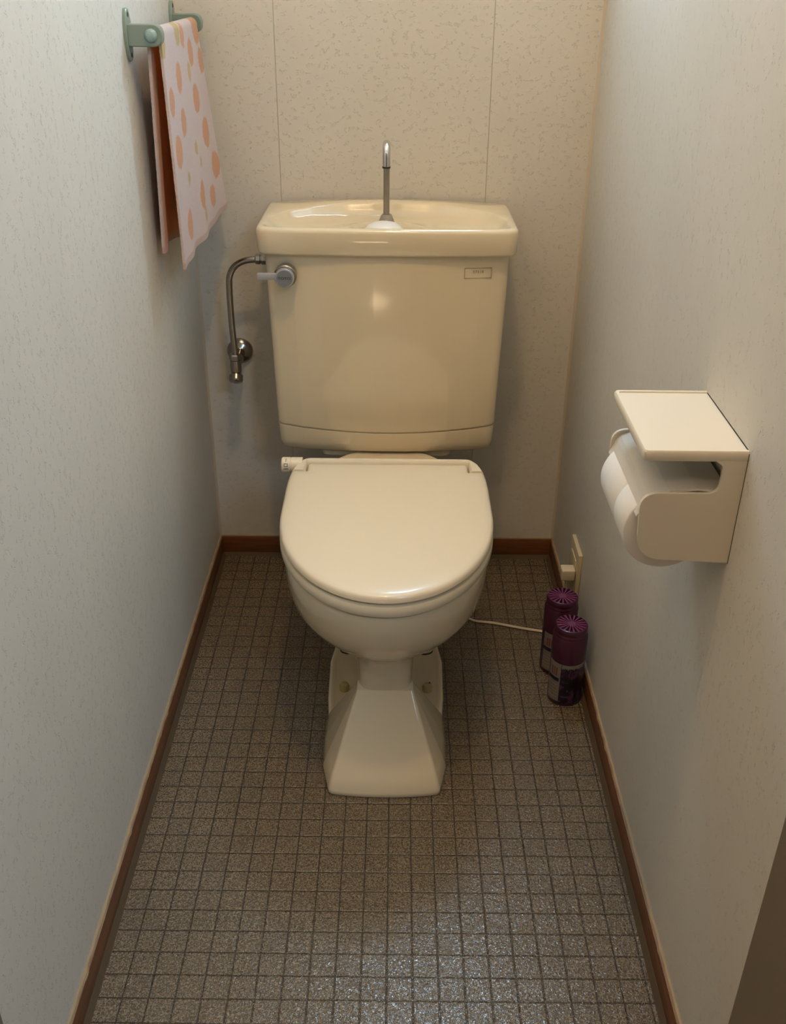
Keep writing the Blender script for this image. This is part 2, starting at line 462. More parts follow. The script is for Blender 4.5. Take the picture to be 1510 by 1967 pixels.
# flared front foot
def foot(z, k, grow=0):
    # k = 0 at the floor, 1 at the neck
    L = lambda a, b: a + (b - a) * k
    p = []; r = []
    m = 12
    for i in range(m + 1):
        t = -1 + 2 * i / m
        p.append((L(.094, .0475) * t, L(-.785, -.682) + L(.008, .0012) * abs(t) ** 2.2)); r.append(.002 if 0 < i < m else L(.014, .006))
    side = [(L(.107, .0480) + grow, L(-.715, -.674)), (L(.1095, .0480), L(-.655, -.668)), (L(.1085, .0480), L(-.592, -.660)), (L(.045, .047), L(-.500, -.650))]
    p += side + [(0, L(-.49, -.64))] + [(-x, y) for x, y in side[::-1]]
    r += [.03, .03, .006, .01, .01, .01, .006, .03, .03]
    return [(CX + q.x, q.y, z) for q in roundpoly(p, r, 5)]
bm2 = bm
loft(bm2, [foot(0, .02, -.004), foot(.002, 0), foot(.010, 0), foot(.030, .12), foot(.060, .34), foot(.095, .60), foot(.125, .83), foot(.147, 1.)])
# flat plate with the bolts, shallow raised rim
def plate(z, d):
    p = [(-.100 + d, -.66), (.100 - d, -.66), (.109 - d, -.55), (.111 - d, -.44), (.100 - d, -.36), (.07 - d, -.30), (-.07 + d, -.30), (-.100 + d, -.36), (-.111 + d, -.44), (-.109 + d, -.55)]
    return [(CX + q.x, q.y, z) for q in roundpoly(p, .02, 4)]
loft(bm2, [plate(0, .002), plate(.002, 0), plate(.022, 0.0005), plate(.026, .003), plate(.0265, .006), plate(.024, .012), plate(.021, .016)])
bowl = obj('bowl', bm2, MAT['porcelain'], toilet, angle=50)
for sx in (-1, 1):
    bm = bmesh.new(); lathe(bm, [(.0095, .020), (.0095, .030), (.0075, .0345), (.003, .0365), (.0005, .0368)], (CX + sx * .079, -.525, 0), seg=24)
    o = obj('bolt_cap', bm, MAT['yellow_cap'], toilet)
    if sx > 0:
        bm = bmesh.new(); lathe(bm, [(.0022, .0350), (.0018, .0372), (.0004, .0375)], (CX + sx * .079 + .004, -.522, 0), seg=12); obj('rust_spot', bm, MAT['rust'], o)
for sx in (-1, 1):
    bm = bmesh.new(); lathe(bm, [(.0185, .018), (.0185, .0285), (.016, .034), (.006, .037), (.001, .0375)], (CX + sx * .076, -.395, 0), seg=32)
    o = obj('bolt_cap', bm, MAT['porcelain'], toilet)
    bm = bmesh.new(); lathe(bm, [(.0205, .0205), (.0207, .0228), (.0196, .0240), (.0184, .0230)], (CX + sx * .076, -.395, 0), seg=32); obj('gasket', bm, MAT['rubber'], o)

# seat and lid outline
def seat_outline(d=0., rear=-.372, tz=0):
    """outline inset by d, counter-clockwise, starting rear right"""
    pts = []
    n = 56
    for k in range(n + 1):                       # front arc from right (x>0) round the front to left
        a = -PI * k / n
        pts.append(((.1785 - d) * math.cos(a), -.56 + (.249 - d) * math.sin(a)))
    def wy(y): return .1785 - d - .85 * max(0, y + .47) ** 2
    ys = [-.53, -.50, -.47, -.44, -.415, -.395]
    left = [(-wy(y), y) for y in ys]
    yr = rear - d
    c = []
    for k in range(9):
        a = PI - (PI / 2) * k / 8
        c.append((-wy(-.395) + .016 + .016 * math.cos(a), yr - .016 + .016 * math.sin(a)))
    right = [(-x, y) for x, y in (left + c)][::-1]
    return pts + left + c + right
def tilt(y): return (y + .81) * .012
def ring3(pts, z, k=1.): return [(CX + x, y, z + tilt(y) * k) for x, y in pts]
bm = bmesh.new()
def inner(sc_, z, k=.6):
    o = seat_outline(.055)
    return [(CX + x * sc_, -.56 + (y + .56) * sc_, z + tilt(y) * k) for x, y in o]
loops = [ring3(seat_outline(.006), .3865, .4), ring3(seat_outline(.001), .3875, .4), ring3(seat_outline(-.0005), .390, .4), ring3(seat_outline(-.0005), .401, .5), ring3(seat_outline(.001), .405, .6), ring3(seat_outline(.008), .4075, .6),
         ring3(seat_outline(.045), .4075, .6), ring3(seat_outline(.055), .404, .6), ring3(seat_outline(.055), .390, .4), ring3(seat_outline(.05), .3865, .4)]
loops.append(loops[0])
loft(bm, loops[:-1], False, False)
# close the underside
bm.verts.ensure_lookup_table(); nV = len(loops[0]); m_ = len(loops) - 1
for i in range(nV):
    j = (i + 1) % nV
    bm.faces.new((bm.verts[(m_ - 1) * nV + i], bm.verts[(m_ - 1) * nV + j], bm.verts[j], bm.verts[i]))
seat = obj('seat', bm, MAT['plastic'], toilet, angle=45)
bm = bmesh.new()
def lid_poly(d):
    # rear corners are notched for the hinge ears
    o0 = seat_outline(0); o = seat_outline(d)
    half = [q for q, p in zip(o, o0) if p[0] < 0 and -.56 < p[1] < -.435]
    front = [q for q, p in zip(o, o0) if p[1] <= -.56]
    def wy(y): return .1785 - d - .85 * max(0, y + .47) ** 2
    e = [(-wy(-.412), -.4125 - d * .3), (-wy(-.41) + .0015, -.4105 - d * .3), (-.1475 + d, -.4105 - d * .3), (-.1470 + d, -.405), (-.1465 + d, -.379 - d), (-.1450 + d, -.3775 - d)]
    m = 8
    r = [(-(.1450 - d) * (1 - 2 * k / m), -.3775 - d) for k in range(1, m)]
    left = half + e
    return front + left + r + [(-x, y) for x, y in left[::-1]]
def scl(k, d=.005): return [(x * k, -.585 + (y + .585) * k) for x, y in lid_poly(d)]
loft(bm, [ring3(scl(.95), .4100, .75), ring3(lid_poly(.003), .4105, .8), ring3(lid_poly(0), .4130, .9), ring3(lid_poly(.0005), .4185), ring3(lid_poly(.0025), .4218), ring3(lid_poly(.005), .4238), ring3(scl(.965), .4252), ring3(scl(.93), .4262), ring3(scl(.85), .4270),
          ring3(scl(.4), .4285), ring3(scl(.02), .4288)])
seat_lid = obj('seat_lid', bm, MAT['plastic'], toilet, angle=45)
bm = bmesh.new()
# hinge cover: rear bar plus an ear on each side of the lid
def hc(z, d, k):
    p = [(-.156 + d, -.356 - d), (-.1685 + d, -.380), (-.1755 + d, -.4085 + d * .3), (-.1485 - d, -.4085 + d * .3), (-.1485 - d * .4, -.372 + d), (.1485 + d * .4, -.372 + d), (.1485 + d, -.4085 + d * .3), (.1755 - d, -.4085 + d * .3), (.1685 - d, -.380), (.156 - d, -.356 - d)]
    r = [.016, .02, .003, .002, .002, .002, .002, .003, .02, .016]
    return [(CX + q.x, q.y + (.0 if abs(q.x) > .15 else .006 * (1 - (q.x / .15) ** 2)), z + tilt(q.y) * k) for q in roundpoly(p, r, 5)]
loft(bm, [hc(.390, .002, 0), hc(.392, 0, 0), hc(.413, 0, 1), hc(.4210, .0015, 1), hc(.4250, .005, 1)])
hinge = obj('hinge_cover', bm, MAT['plastic'], toilet, angle=40)
bm = bmesh.new()
kx, ky, kz, kr = -.172, -.372, .4215, .0145
lathe(bm, [(kr, .02), (kr, -.0005), (kr - .0008, -.0012), (kr - .0008, -.002), (kr, -.0027), (kr, -.0165), (kr - .0015, -.0185), (kr - .005, -.0193)], (kx, ky, kz), 'X', 40)
knob = obj('temperature_dial', bm, MAT['plastic'], toilet)
bm = bmesh.new()
def on_dial(x0, x1, a0, a1):
    n = 6
    loops = []
    for k in range(n + 1):
        a = math.radians(a0 + (a1 - a0) * k / n)
        loops.append([(kx + x, ky - r * math.cos(a), kz + r * math.sin(a)) for x, r in ((x0, kr - .0002), (x1, kr - .0002), (x1, kr + .00025), (x0, kr + .00025))])
    loft(bm, loops)
on_dial(-.0105, -.0095, 48, 82)                    # pointer line
on_dial(-.0135, -.0125, 10, 36); on_dial(-.0075, -.0065, 10, 36); on_dial(-.0125, -.0075, 10, 14); on_dial(-.0125, -.0075, 32, 36)
on_dial(-.0135, -.006, -8, -2)
obj('dial_marking', bm, MAT['print'], knob)

# tank body
bm = bmesh.new()
def tk(z, w_, yf, bow=.022, yb=-.012, d=0.):
    p = [(-w_ + d, yb - d), (-w_ + d, yf + bow + d)]
    m = 9
    rr = [.012, .020]
    for k in range(1, m):
        t = -1 + 2 * k / m
        p.append(((w_ - .0) * t, yf + d + bow * t * t * .85)); rr.append(.01)
    p += [(w_ - d, yf + bow + d), (w_ - d, yb - d)]; rr += [.020, .012]
    return [(q.x, q.y, z) for q in roundpoly(p, rr, 5)]
def wz(z): return .2125 + (.2235 - .2125) * (z - .375) / .4
zs = [(.3725, -.215, .010), (.374, -.218, .005), (.379, -.2210, .001), (.395, -.2232, -.001), (.4165, -.2240, -.0018), (.4185, -.2240, -.0018), (.4200, -.2226, -.0004), (.4215, -.2243, -.002), (.4245, -.2245, -.0022),
      (.50, -.2245, -.002), (.60, -.2245, -.002), (.70, -.2240, -.002), (.772, -.2235, -.002), (.785, -.2235, -.002)]
def tk_row(z, yf, d):
    L = tk(z, wz(z), yf, d=d)
    if .41 < z < .43:      # crease: higher at the sides
        L = [(x, y, z + .010 * (abs(x) / .21) ** 2 * (1 if y < -.15 else 1)) for x, y, z in L]
    return L
loft(bm, [tk_row(*a) for a in zs])
tank = obj('tank', bm, MAT['porcelain'], toilet, angle=60)
# neck between deck and tank
bm = bmesh.new(); loft(bm, [[(q.x, q.y, z) for q in roundpoly([(-.13, -.03), (-.13, -.20), (.13, -.20), (.13, -.03)], .02, 5)] for z in (.36, .374)])
obj('tank_gasket', bm, MAT['porcelain'], toilet)
# engraved label frame and lettering
bm = bmesh.new()
lx0, lx1, lz0, lz1 = .1415, .1915, .7290, .7480
for a in ((lx0, lx1, lz0, lz0 + .0007), (lx0, lx1, lz1 - .0007, lz1), (lx0, lx0 + .0007, lz0, lz1), (lx1 - .0007, lx1, lz0, lz1)):
    yy = -.2260 + .022 * .85 * (a[0] / .222) ** 2
    yy1 = -.2260 + .022 * .85 * (a[1] / .222) ** 2
    vs = box(bm, a[0], a[1], 0, .001, a[2], a[3])
    for v in vs: v.co.y += (yy if v.co.x < (a[0] + a[1]) / 2 else yy1) - .0004
tank_label = obj('tank_label', bm, MAT['groove'], toilet, False)
ylab = -.2260 + .022 * .85 * (.167 / .222) ** 2
text_mesh('lettering', 'S721B', .0068, MAT['groove'], tank_label, Matrix.Translation((.167, ylab - .0004, .7408)) @ Matrix.Rotation(math.radians(9.5), 4, 'Z') @ Matrix.Rotation(PI / 2, 4, 'X'), stretch=1.2)

# hand wash basin on top of the tank
NB = 160; CB = (0, -.12)
def outer(d, bow=.010):
    p = [(-.2365 + d, -.008 - d * .3), (-.2375 + d, -.226 + d)]; rr = [.018, .022]
    for k in range(1, 8):
        t = -1 + 2 * k / 8; p.append((.2375 * t, -.2365 + d + bow * t * t * .8)); rr.append(.01)
    p += [(.2375 - d, -.226 + d), (.2365 - d, -.008 - d * .3)]; rr += [.022, .018]
    return rayring([tuple(q) for q in roundpoly(p, rr, 5)], CB, NB)
def innr(d, sx=1.):
    p = [(-.2215 + d, -.214 + d), (-.11, -.2205 + d), (0, -.2225 + d), (.11, -.2205 + d), (.2215 - d, -.214 + d), (.2205 - d, -.14), (.196 - d, -.085 - d * .6), (.15 - d * .7, -.056 - d), (.085, -.031 - d), (0, -.0215 - d),
         (-.085, -.031 - d), (-.15 + d * .7, -.056 - d), (-.196 + d, -.085 - d * .6), (-.2205 + d, -.14)]
    return rayring([tuple(q) for q in roundpoly(p, [.016, .02, .02, .02, .016, .03, .03, .03, .04, .04, .04, .03, .03, .03], 5)], CB, NB)
def zr(p, z): # rear rim crowned towards the middle
    k = max(0, 1 - (p.x / .24) ** 2) * max(0, min(1, (p.y + .09) / .07)); return z + .0075 * k
def L3(r, z): return [(p.x, p.y, zr(p, z)) for p in r]
bm = bmesh.new()
well = rayring([(-.004 + .074 * math.cos(a * PI / 24), -.128 + .062 * math.sin(a * PI / 24)) for a in range(48)], CB, NB)
well2 = rayring([(-.004 + .062 * math.cos(a * PI / 24), -.128 + .052 * math.sin(a * PI / 24)) for a in range(48)], CB, NB)
def mixr(a, b, t): return [p * (1 - t) + q * t for p, q in zip(a, b)]
loft(bm, [L3(outer(.016), .7705), L3(outer(.006), .7705), L3(outer(.003), .7718), L3(outer(.0015), .7755), L3(outer(.0), .800), L3(outer(.0), .8110), L3(outer(.0015), .8160), L3(outer(.0045), .8188), L3(outer(.008), .8195),
          L3(innr(-.002), .8192), L3(innr(.001), .8178), L3(innr(.004), .8140), L3(innr(.008), .808), [(p.x, p.y, .8015) for p in innr(.016)], [(p.x, p.y, .7975) for p in innr(.028)],
          [(p.x, p.y, .7955) for p in mixr(innr(.04), well, .3)], [(p.x, p.y, .7945) for p in mixr(innr(.04), well, .8)], [(p.x, p.y, .7965) for p in mixr(innr(.04), well, .97)],
          [(p.x, p.y, .7960) for p in mixr(well, well2, .3)], [(p.x, p.y, .7900) for p in mixr(well, well2, .8)], [(p.x, p.y, .7850) for p in well2], [(p.x * .5, -.06 + p.y * .5, .7835) for p in well2]])
basin = obj('wash_basin', bm, MAT['porcelain'], toilet, angle=50)

# spout
spout = obj('spout_base', (lambda b: (lathe(b, [(.0165, .7835), (.0150, .802), (.0105, .8125), (.009, .8145)], (-.0025, -.088, 0), seg=28), b)[1])(bmesh.new()), MAT['greyplug'], toilet)
bm = bmesh.new()
sx0 = -.003
P = [(sx0, -.088, .805), (sx0, -.088, .86), (sx0, -.088, .915)]
for k in range(13):
    a = PI * k / 12
    P.append((sx0, -.088 - .019 * (1 - math.cos(a)), .9245 + .020 * math.sin(a)))
P += [(sx0, -.126, .915)]
tube(bm, catmull(P, 3), .0058, 20)
spout_pipe = obj('spout_pipe', bm, MAT['dull_metal'], toilet)
bm = bmesh.new()
Q = []
for k in range(9):
    a = PI * (.42 + .58 * k / 8)
    Q.append((sx0, -.088 - .019 * (1 - math.cos(a)), .9245 + .020 * math.sin(a)))
Q += [(sx0, -.126, .918), (sx0, -.126, .908)]
tube(bm, Q, .0072, 24)
nozzle = obj('spout_nozzle', bm, MAT['chrome2'], spout_pipe)
bm = bmesh.new(); lathe(bm, [(.0074, .9055), (.0076, .9065), (.0076, .9082), (.007, .909)], (sx0, -.126, 0), seg=24); obj('nozzle_ring', bm, MAT['rubber'], nozzle)

# flush handle
hx, hz = -.1845, .7345
bm = bmesh.new(); lathe(bm, [(.0205, -.218), (.0205, -.236), (.0190, -.2375)], (hx, 0, hz), 'Y', 40)
hb = obj('handle_base', bm, MAT['chrome'], toilet)
bm = bmesh.new()
lathe(bm, [(.017, -.236), (.0175, -.240), (.0175, -.2475), (.0165, -.2490), (.0148, -.2492)], (hx, 0, hz), 'Y', 40)
box(bm, hx - .0495, hx - .013, -.2475, -.2405, hz - .0035, hz + .0085, .0012, 2)
hd = obj('flush_handle', bm, MAT['satin'], toilet)
bm = bmesh.new(); lathe(bm, [(.0147, -.2488), (.0147, -.2496), (.0145, -.2498)], (hx, 0, hz), 'Y', 40); disc = obj('handle_badge', bm, MAT['handle_disc'], hd)
text_mesh('badge_lettering', 'TOTO', .0066, MAT['rubber'], hd, Matrix.Translation((hx, -.24985, hz)) @ Matrix.Rotation(PI / 2, 4, 'X'), stretch=1.25)

# drain cover with a little flower print, lying in the basin
dome = empty('basin_deodorizer', (-.0065, -.158, .7845), 'white domed cleaner with tiny flower print sitting in the tank wash basin', 'cleaner')
bm = bmesh.new()
R_ = .0375
lathe(bm, [(.030, .7850), (R_, .789), (R_ + .0008, .796), (.0355, .803), (.030, .809), (.022, .8135), (.012, .816), (.001, .8168)], (-.0065, -.158, 0), seg=48)
obj('shell', bm, MAT['white_glaze'], dome, angle=60)
bm = bmesh.new()
for i, (dx, dy, r_, mi) in enumerate([(-.006, .014, .0022, 0), (-.0015, .0145, .0016, 1), (.003, .0125, .0022, 0), (.0075, .0115, .0018, 2), (.0095, .0135, .0014, 1), (.0125, .011, .002, 0), (.0005, .0105, .0013, 2), (.009, .008, .0014, 2), (-.009, .0155, .0014, 2)]):
    rr = math.hypot(dx, dy); z = .8168 - (rr / .0375) ** 2 * .0115
    lathe(bm, [(r_, z - .0012), (r_, z + .0002), (.0002, z + .0006)], (-.0065 + dx, -.158 + dy, 0), seg=8, mi=mi)
obj('flower_print', bm, [simple('pink_petal', (.50, .16, .18), .6), simple('green_leaf', (.16, .22, .12), .6), MAT['print']], dome)

# ------------------------------------------------------------------ supply pipe and stop valve
sup = empty('water_supply_pipe', (-.312, -.03, .50), 'bent chrome supply pipe with round wall flange left of the tank', 'pipe')
px_, py_ = -.3125, -.085
bm = bmesh.new()
tube(bm, catmull([(px_ + .0015, py_, .532), (px_ - .001, py_, .60), (px_ - .0005, py_, .672), (px_ + .003, py_, .695), (px_ + .013, py_, .711), (px_ + .028, py_, .7205), (px_ + .045, py_, .7245), (px_ + .066, py_, .7255)], 7), .0064, 20)
obj('bent_pipe', bm, MAT['chrome'], sup)
bm = bmesh.new()
lathe(bm, [(.0085, .0), (.0105, .002), (.0105, .0095), (.0085, .0105), (.0085, .012), (.011, .013), (.011, .024), (.0085, .036)], (-.2585, py_, .7255), 'X', 8)
nut = obj('tank_nut', bm, MAT['chrome'], sup, angle=20)
bm = bmesh.new()
lathe(bm, [(.0275, -.001), (.0275, -.004), (.026, -.007), (.019, -.0125), (.011, -.015), (.010, -.016)], (-.3140, 0, .508), 'Y', 48)
obj('wall_flange', bm, MAT['chrome'], sup)
bm = bmesh.new()
lathe(bm, [(.0095, -.012), (.0095, -.04), (.0115, -.045), (.0115, -.062), (.0095, -.066), (.0095, -.085)], (-.3115, 0, .508), 'Y', 24)
tube(bm, [(-.3115, py_, .518), (-.3115, py_, .505), (-.3110, py_ - .001, .492)], [.0108, .0118, .0112], 24)
obj('valve_body', bm, MAT['chrome'], sup)
bm = bmesh.new(); lathe(bm, [(.009, .5165), (.0125, .5195), (.0125, .5285), (.0105, .5315), (.007, .532)], (-.3115, py_, 0), seg=6); obj('valve_nut', bm, MAT['chrome'], sup, angle=20)
bm = bmesh.new()
ax = Vector((0, -.62, -.78)).normalized()
o0 = Vector((-.311, py_, .494))
pts = [o0 + ax * t for t in (0, .006, .010, .020, .0235, .0245)]
tube(bm, pts, [.0105, .0105, .0140, .0142, .0125, .0090], 28)
vc = obj('valve_cap', bm, MAT['chrome'], sup, angle=25)
bm = bmesh.new(); tube(bm, [o0 + ax * .0240, o0 + ax * .0252], [.0042, .0040], 20); obj('screw', bm, MAT['dull_metal'], vc, angle=25)

# ------------------------------------------------------------------ towel rack and towel
rack = empty('towel_rack', (XL, -.21, 1.136), 'sage green plastic towel bar on the left wall', 'towel rack')
RX, RZ = -.3515, 1.136
for y in (-.3745, -.040):
    bm = bmesh.new()
    L = []
    for X, g in ((XL, 0), (XL + .004, 0), (XL + .0055, -.0015)):
        L.append([(X, y + .006 + (.0165 + g) * math.copysign(abs(math.cos(a)) ** .9, math.cos(a)), RZ + (.0365 + g) * math.sin(a)) for a in [2 * PI * k / 48 for k in range(48)]])
    loft(bm, L)
    fl = obj('bracket_flange', bm, MAT['sage'], rack)
    for s_ in (-1, 1):
        bm = bmesh.new()
        lathe(bm, [(.0035, 0), (.0035, .0006), (.001, .0007)], (XL + .0053, y + .006, RZ + s_ * .0275), 'X', 14)
        obj('screw', bm, MAT['rubber'], fl)
    bm = bmesh.new()
    p = [(XL + .003, RZ - .0155), (RX + .0165, RZ - .0155), (RX + .0165, RZ + .0155), (XL + .003, RZ + .0155)]
    L = []
    for yy, d in ((y - .006, .0015), (y - .0045, 0), (y + .010, 0), (y + .0115, .0015)):
        q = roundpoly([(p[0][0], p[0][1] + d), (p[1][0] - d, p[1][1] + d), (p[2][0] - d, p[2][1] - d), (p[3][0], p[3][1] - d)], [.0005, .0152, .0152, .0005], 10)
        L.append([(v.x, yy, v.y) for v in q])
    loft(bm, L)
    arm = obj('bracket_arm', bm, MAT['sage'], rack)
    if y < -.2:
        bm = bmesh.new(); lathe(bm, [(.0095, -.0055), (.0095, -.008), (.0080, -.0105), (.0045, -.0122), (.0005, -.0128)], (RX, y, RZ), 'Y', 32); obj('end_cap', bm, MAT['sage2'], arm)
bm = bmesh.new(); lathe(bm, [(.0062, -.37), (.0062, -.04)], (RX, 0, RZ), 'Y', 20); obj('bar', bm, MAT['sage2'], rack)

# towel: one cloth folded over the bar
Y0, Y1 = -.364, -.060
ZF, ZB = .781, .803
NU, NV = 150, 230
# dots in (along-bar fraction u, length s) measured on the front sheet
lenF = RZ - ZF; lenB = RZ - ZB; arc = PI * .0085
Ltot = lenF + arc + lenB
def towel_pt(u, s, side):
    """s = 0 at the front hem, rises, goes over the bar and falls behind it"""
    y = Y0 + (Y1 - Y0) * u
    th = .0022 * side
    if s < lenF:
        z = ZF + s; k = (lenF - s) / lenF                     # k: 1 at the hem
        x = RX + .0085 + th
        x += k * (.004 + .024 * u ** 1.3) + .0022 * k ** .6 * math.sin(2 * PI * (u * 2.1 + .12)) * (.35 + .65 * k)
        x += .0022 * k * math.sin(2 * PI * (u * 3.6 + .3 + .2 * k))
        y2 = y + .004 * k * math.sin(2 * PI * (u * 1.1 + .1)) - .004 * k
        zz = z + k * (.036 * u)
        return Vector((x, y2, zz))
    s2 = s - lenF
    if s2 < arc:
        a = s2 / .0085
        return Vector((RX + (.0085 + th) * math.cos(a), y, RZ + (.0085 + th) * math.sin(a)))
    s3 = s2 - arc; k = s3 / lenB
    x = RX - .0085 - th - k * .018 + .004 * k * math.sin(2 * PI * (u * 1.8 + .2)) + .003 * k * math.sin(2 * PI * (u * 4.2))
    x = max(x, XL + .0035 - th * .5 if side > 0 else XL + .0065)
    y2 = y + .008 * k * math.sin(2 * PI * (u * 1.3 + .4)) + .012 * k
    return Vector((x, y2, RZ - s3 + .006 * k * math.sin(u * 9)))
dots = [(.52, .97, .016, 'o'), (.60, .80, .014, 'y'), (.58, .10, .014, 'y'), (.78, .14, .018, 'o'), (.02, .96, .017, 'y'), (.10, .72, .019, 'o'), (.33, .80, .021, 'o'), (.14, .50, .022, 'o'), (.70, .66, .022, 'o'), (.82, .47, .024, 'o'), (.33, .60, .020, 'o'), (.93, .27, .022, 'o'),
        (.55, .21, .022, 'o'), (.22, .15, .022, 'o'), (.05, .30, .014, 'w'), (.52, .45, .010, 'y'), (.62, .36, .009, 'y'), (.33, .34, .010, 'y'), (.70, .88, .020, 'o'), (.40, 1.0, .02, 'y'), (.95, .82, .02, 'o'), (.93, 1.0, .03, 'o')]
def towel_col(u, s, side):
    yy = u * (Y1 - Y0); n_ = noise.noise(Vector((yy * 260, s * 260, side))) * .0022
    if side > 0:
        c = Vector((.88, .76, .73)); 
        for du, dv, r, t in dots:
            d = math.hypot((yy - du * (Y1 - Y0)), (s - dv * lenF) * .85) + n_
            if d < r: c = {'o': Vector((.86, .42, .19)), 'y': Vector((.74, .56, .20)), 'w': Vector((.8, .75, .72))}[t]
        if s > lenF + arc:
            d = math.hypot((yy % .09) - .045, (s % .10) - .05) + n_
            if d < .022: c = Vector((.86, .42, .19))
        if s < .010 or s > Ltot - .010: c = Vector((.74, .54, .45))
        stripe = .5 + .5 * math.sin(yy * 900)
        return c * (.94 + .06 * stripe)
    c = Vector((.95, .38, .10))
    d = math.hypot(((yy + .02) % .09) - .045, (s % .10) - .05) + n_
    if d < .020: c = Vector((.78, .42, .08))
    if yy < .006: c = Vector((.80, .62, .52))
    if s < .012 or s > Ltot - .012: c = Vector((.78, .50, .38))
    return c
bm = bmesh.new(); cl = bm.loops.layers.float_color.new('pattern')
grid = {}; cols = {}
for side in (1, -1):
    for j in range(NV + 1):
        for i in range(NU + 1):
            u, s = i / NU, Ltot * j / NV
            p = towel_pt(u, s, side)
            p += Vector((.0007 * noise.noise(Vector((p.y * 420, p.z * 420, side * 3))), 0, 0)) * side
            v = bm.verts.new(p); grid[side, i, j] = v; c = towel_col(u, s, side); cols[v] = (c.x, c.y, c.z, 1)
    for j in range(NV):
        for i in range(NU):
            q = [grid[side, i, j], grid[side, i + 1, j], grid[side, i + 1, j + 1], grid[side, i, j + 1]]
            bm.faces.new(q if side > 0 else q[::-1])
for j in range(NV):
    for i in (0, NU): bm.faces.new([grid[1, i, j], grid[1, i, j + 1], grid[-1, i, j + 1], grid[-1, i, j]])
for i in range(NU):
    for j in (0, NV): bm.faces.new([grid[1, i, j], grid[1, i + 1, j], grid[-1, i + 1, j], grid[-1, i, j]])
for f in bm.faces:
    for l in f.loops: l[cl] = cols[l.vert]
tw = obj('hand_towel', bm, MAT['towel'], None, True, 80)
tag(tw, 'pale pink terry towel with orange dots hanging folded over the green bar', 'towel')

# ------------------------------------------------------------------ paper holder and roll
hol = empty('toilet_paper_holder', (XR, -.98, .72), 'cream plastic paper holder with shelf top on the right wall', 'paper holder')
HY0, HY1 = -1.068, -.8965; HZ0, HZ1 = .650, .7875
bm = bmesh.new()
# shelf, top plate with a raised lip along the edges
p = lambda d: [(XR, HY0 + d), (.2805 + d, HY0 + d), (.2805 + d, HY1 - d), (XR, HY1 - d)]
def pl(z, d, r=.006): return [(q.x, q.y, z) for q in roundpoly(p(d), [.0005, r, r, .0005], 6)]
loft(bm, [pl(.7750, .004, .004), pl(.7755, .001, .006), pl(.778, 0), pl(.7855, 0), pl(.7875, .0015, .005), pl(.7875, .0050, .003), pl(.7858, .0058, .002)])
shelf = obj('shelf', bm, MAT['holder'], hol, angle=40)
# C-shaped side plates
def side_plate(y0, y1):
    bm = bmesh.new()
    pts = [(XR, HZ0), (XR - .085, HZ0), (.2835, HZ0), (.2805, HZ0 + .05), (.2835, .737), (.300, .737), (.3625, .737), (.3625, .7752), (.3000, .7752), (.2950, .7800), (XR, .7800)]
    pts = [(XR, HZ0), (.2885, HZ0 + .005), (.2825, .7370), (.3665, .7370), (.3665, .7700), (.3580, .7762), (XR, .7762)]
    rr = [.0005, .031, .020, .013, .006, .0003, .0005]
    L = []
    for yy, d in ((y0, .0012), (y0 + .0012, 0), (y1 - .0012, 0), (y1, .0012)):
        q = roundpoly(pts, rr, 7)
        cxx = sum(v.x for v in q) / len(q); czz = sum(v.y for v in q) / len(q)
        L.append([(v.x, yy, v.y) for v in q])
    loft(bm, L)
    bm.normal_update()
    return obj('side_plate', bm, MAT['holder'], hol, angle=40)
side_plate(HY0, HY0 + .0045); side_plate(HY1 - .0045, HY1)
bm = bmesh.new(); box(bm, XR - .006, XR, HY0 + .003, HY1 - .003, HZ0 + .0005, .7755, .0008, 1); obj('back_plate', bm, MAT['holder'], hol)
bm = bmesh.new(); box(bm, XR - .0006, XR + .0002, HY0 - .0006, HY1 + .0006, HZ0 - .0008, .7850); obj('seam_gasket', bm, MAT['print'], hol)
bm = bmesh.new()
fp = [(XR - .012, .738), (.345, .7410), (.315, .7380), (.2945, .7300), (.2905, .7250), (.2835, .7080), (.2825, .7060)]
fp2 = [(x + (.0012 if i > 3 else 0), z - .0024) for i, (x, z) in enumerate(fp)]
sec = fp + fp2[::-1]
sec = [(q.x, q.y) for q in roundpoly(sec, .001, 2)]
loft(bm, [[(x, y, z) for x, z in sec] for y in (HY0 + .0042, HY1 - .0042)])
obj('cutter_flap', bm, MAT['flap'], hol, angle=25)
bm = bmesh.new(); lathe(bm, [(.004, HY0 + .003), (.004, HY1 - .003)], (.322, 0, .684), 'Y', 16); obj('spindle', bm, MAT['holder'], hol)
bm = bmesh.new()
rc = (.3215, 0, .6815); R0 = .0480; ry0, ry1 = -1.052, -.912
lathe(bm, [(.019, ry0), (R0 - .0015, ry0), (R0, ry0 + .0015), (R0, ry0 + .052), (R0 - .0004, ry0 + .0525), (R0, ry0 + .053), (R0, ry1 - .0015), (R0 - .0015, ry1), (.019, ry1), (.019, ry0)], rc, 'Y', 72, False)
roll = tag(obj('toilet_paper_roll', bm, MAT['paper'], None, angle=50), 'white toilet paper roll in the holder on the right wall', 'toilet paper')
bm = bmesh.new(); lathe(bm, [(.0189, ry0), (.0189, ry1), (.0178, ry1), (.0178, ry0), (.0189, ry0)], rc, 'Y', 40, False)
obj('cardboard_core', bm, MAT['card'], roll)

